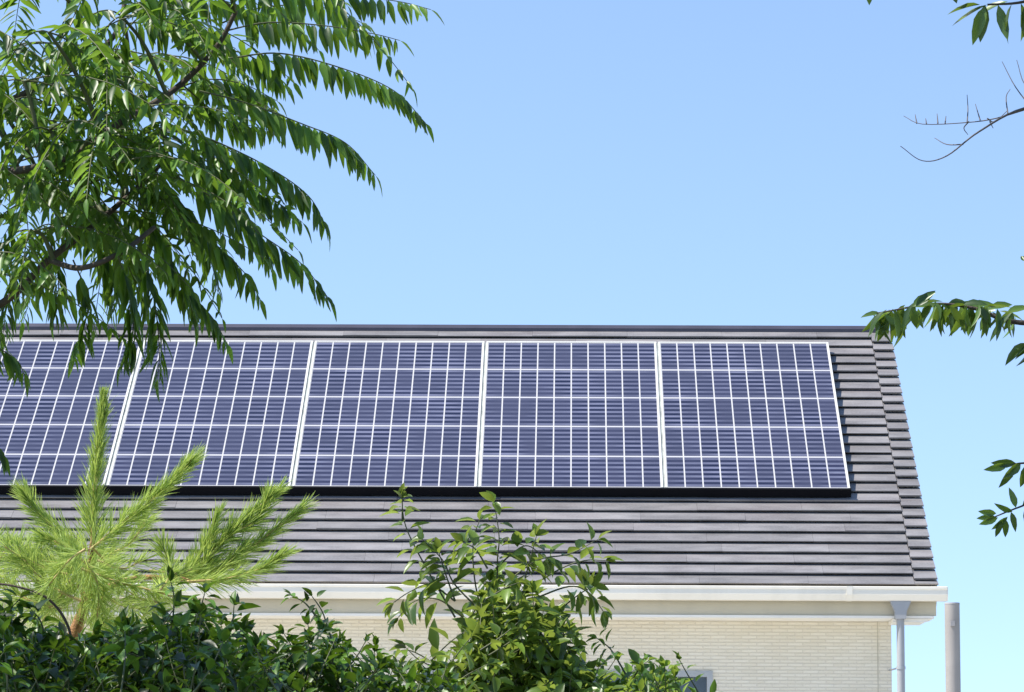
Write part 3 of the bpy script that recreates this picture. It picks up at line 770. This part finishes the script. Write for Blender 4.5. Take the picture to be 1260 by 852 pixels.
# ---- shrubs
def shrub(name, label, rootpx, depth, outline, nshoot, L, W, leaf, extra=(), dspread=.5, low=1450, nlow=120, sl=(.18, .34), droop=.4, per=9):
    root = empty(name, at(rootpx, 1600, depth).xy.to_3d()); root.location.z = 0
    tag(root, label, 'shrub')
    lv = Leaves(); st = MB()
    xs_ = [p[0] for p in outline]; ys_ = [p[1] for p in outline]
    def topy(x): return float(np.interp(x, xs_, ys_))
    base = root.location.copy()
    stems = []
    for k in range(7):
        x = xs_[0] + (xs_[-1]-xs_[0])*(k+.5)/7; tip = at(x, topy(x)+60, depth + rng.uniform(-.2, .3))
        stems.append(spline([base + rv(.05)*Vector((1, 1, 0)), base.lerp(tip, .5) + Vector((tip.x-base.x, 0, 0))*.15, tip], 8))
    for s_ in stems:
        b_ = MB(); b_.tube(s_, np.linspace(.02, .006, len(s_)).tolist(), 7); o_ = b_.build('branch', M['bark'], root); o_.location = -root.location
    for i in range(nshoot+nlow):
        x = rng.uniform(xs_[0], xs_[-1])
        if rng.uniform() < .5: x = xs_[0] + (xs_[-1]-xs_[0])*(math.floor((x-xs_[0])/(xs_[-1]-xs_[0])*9)+.5)/9 + rng.normal(0, 7)   # shoots gather in clumps
        ty = topy(x)
        if i < nshoot: y = ty + abs(rng.normal(0, 1))*55 + 12
        else: y = ty + 55 + (low-ty-55)*rng.uniform(0, 1)**1.6
        dd = depth + rng.normal(0, dspread*.5) * (1 if i < nshoot else 1.3)
        tip = at(x, y, dd); l = rng.uniform(*sl)
        dirv = Vector((rng.normal(0, .45), rng.normal(-.15, .45), rng.uniform(.35, 1))).normalized()
        shoot(lv, st, [tip-dirv*l, tip-dirv*l*.5+rv(.01), tip], per, L*rng.uniform(.8, 1.1), W, .15, .0035, droop, .8, .25, .45)
    for pts, d0, n, kw in extra:
        shoot(lv, st, [at(x, y, depth+d0) for x, y in pts], int(n*1.35), L*kw.get('s', 1), W*kw.get('s', 1), kw.get('u0', .2), .004, kw.get('droop', droop), kw.get('spread', .8), .25, kw.get('fwd', .5), kw.get('tipn', 3))
    o_ = lv.build('foliage', leaf, root); o_.location = -root.location
    with_twigs(o_, st, M['stem'])
    return root
shrub('broadleaf_shrub', 'dark glossy broadleaf shrub below the pine at the lower left corner', 130, 10.9,
      [(-120,790),(-40,762),(10,742),(45,758),(80,772),(120,768),(150,752),(180,756),(212,732),(245,736),(262,756),(290,752),(318,780),(335,792)], 400, .076, .034, M['leaf_dark'], [([(205,800),(212,765),(214,735),(210,716)], 0, 8, {}), ([(20,790),(12,755),(25,736)], -.1, 8, {}), ([(270,800),(285,768),(288,745)], 0, 8, {}), ([(60,800),(50,765),(38,750)], -.1, 8, {}), ([(240,790),(246,752),(252,730)], -.1, 8, {})], nlow=280, per=10, dspread=.8)
shrub('broadleaf_shrub', 'dark green shrub with one pale sprig, left of the tall upright shrub', 410, 11.3,
      [(310,790),(345,768),(375,748),(400,758),(425,782),(455,775),(480,800),(520,812),(560,806)], 200, .067, .030, M['leaf_dark'],
      [([(412,800),(404,775),(396,752),(384,734)], -.1, 9, {'s': .9}), ([(390,760),(375,742),(358,733)], -.1, 5, {'s': .7, 'fwd': .8})], nlow=140)
shrub('upright_shrub', 'tall upright shrub with two thin leafy leaders rising before the gutter and roof', 610, 12.4,
      [(545,835),(565,790),(585,722),(610,690),(650,705),(690,745),(722,800),(745,840)], 85, .094, .042, M['leaf_shrub'],
      [([(560,760),(525,700),(500,650),(494,614)], 0, 17, {'u0': .1, 's': .85}),
       ([(495,640),(495,610)], 0, 3, {'s': .55}),
       ([(612,740),(612,690),(614,660),(608,618)], 0, 16, {'u0': .25}),
       ([(560,740),(530,720),(505,728),(484,742)], 0, 8, {'droop': .3}),
       ([(570,760),(540,738),(510,740),(490,760)], .1, 7, {}),
       ([(620,720),(660,690),(700,682),(736,664)], -.1, 11, {'s': .9}),
       ([(640,730),(690,700),(720,690),(745,690)], .1, 9, {'s': .9}),
       ([(650,740),(700,722),(725,730),(742,752)], 0, 9, {}),
       ([(610,700),(632,680),(650,672),(672,688)], 0, 7, {}),
       ([(600,700),(585,676),(570,668)], -.2, 7, {}),
       ([(600,780),(585,720),(582,670),(590,640)], .1, 11, {}), ([(640,780),(645,720),(652,690),(660,660)], -.1, 10, {}), ([(600,760),(560,720),(545,690),(520,664)], -.1, 11, {}),
       ([(650,790),(690,750),(715,730),(730,722)], .1, 10, {}),
       ([(560,740),(548,706),(540,680)], -.1, 8, {}),
       ([(590,850),(540,820),(500,800),(470,815)], .2, 9, {}),
       ([(600,860),(560,830),(520,815),(500,798)], .1, 9, {})], nlow=420, low=1150, sl=(.14, .26), per=8)
shrub('rounded_shrub', 'low bright green shrub at the bottom beside the window corner', 790, 12.5,
      [(700,845),(735,800),(765,790),(800,795),(830,812),(855,838),(880,870)], 110, .07, .032, M['leaf_bright'],
      [([(770,830),(752,800),(735,786)], -.1, 7, {}), ([(870,875),(858,850),(846,830),(836,812)], 0, 5, {'u0': .4, 's': .8}), ([(850,880),(868,862),(880,856)], 0, 5, {})], nlow=140)
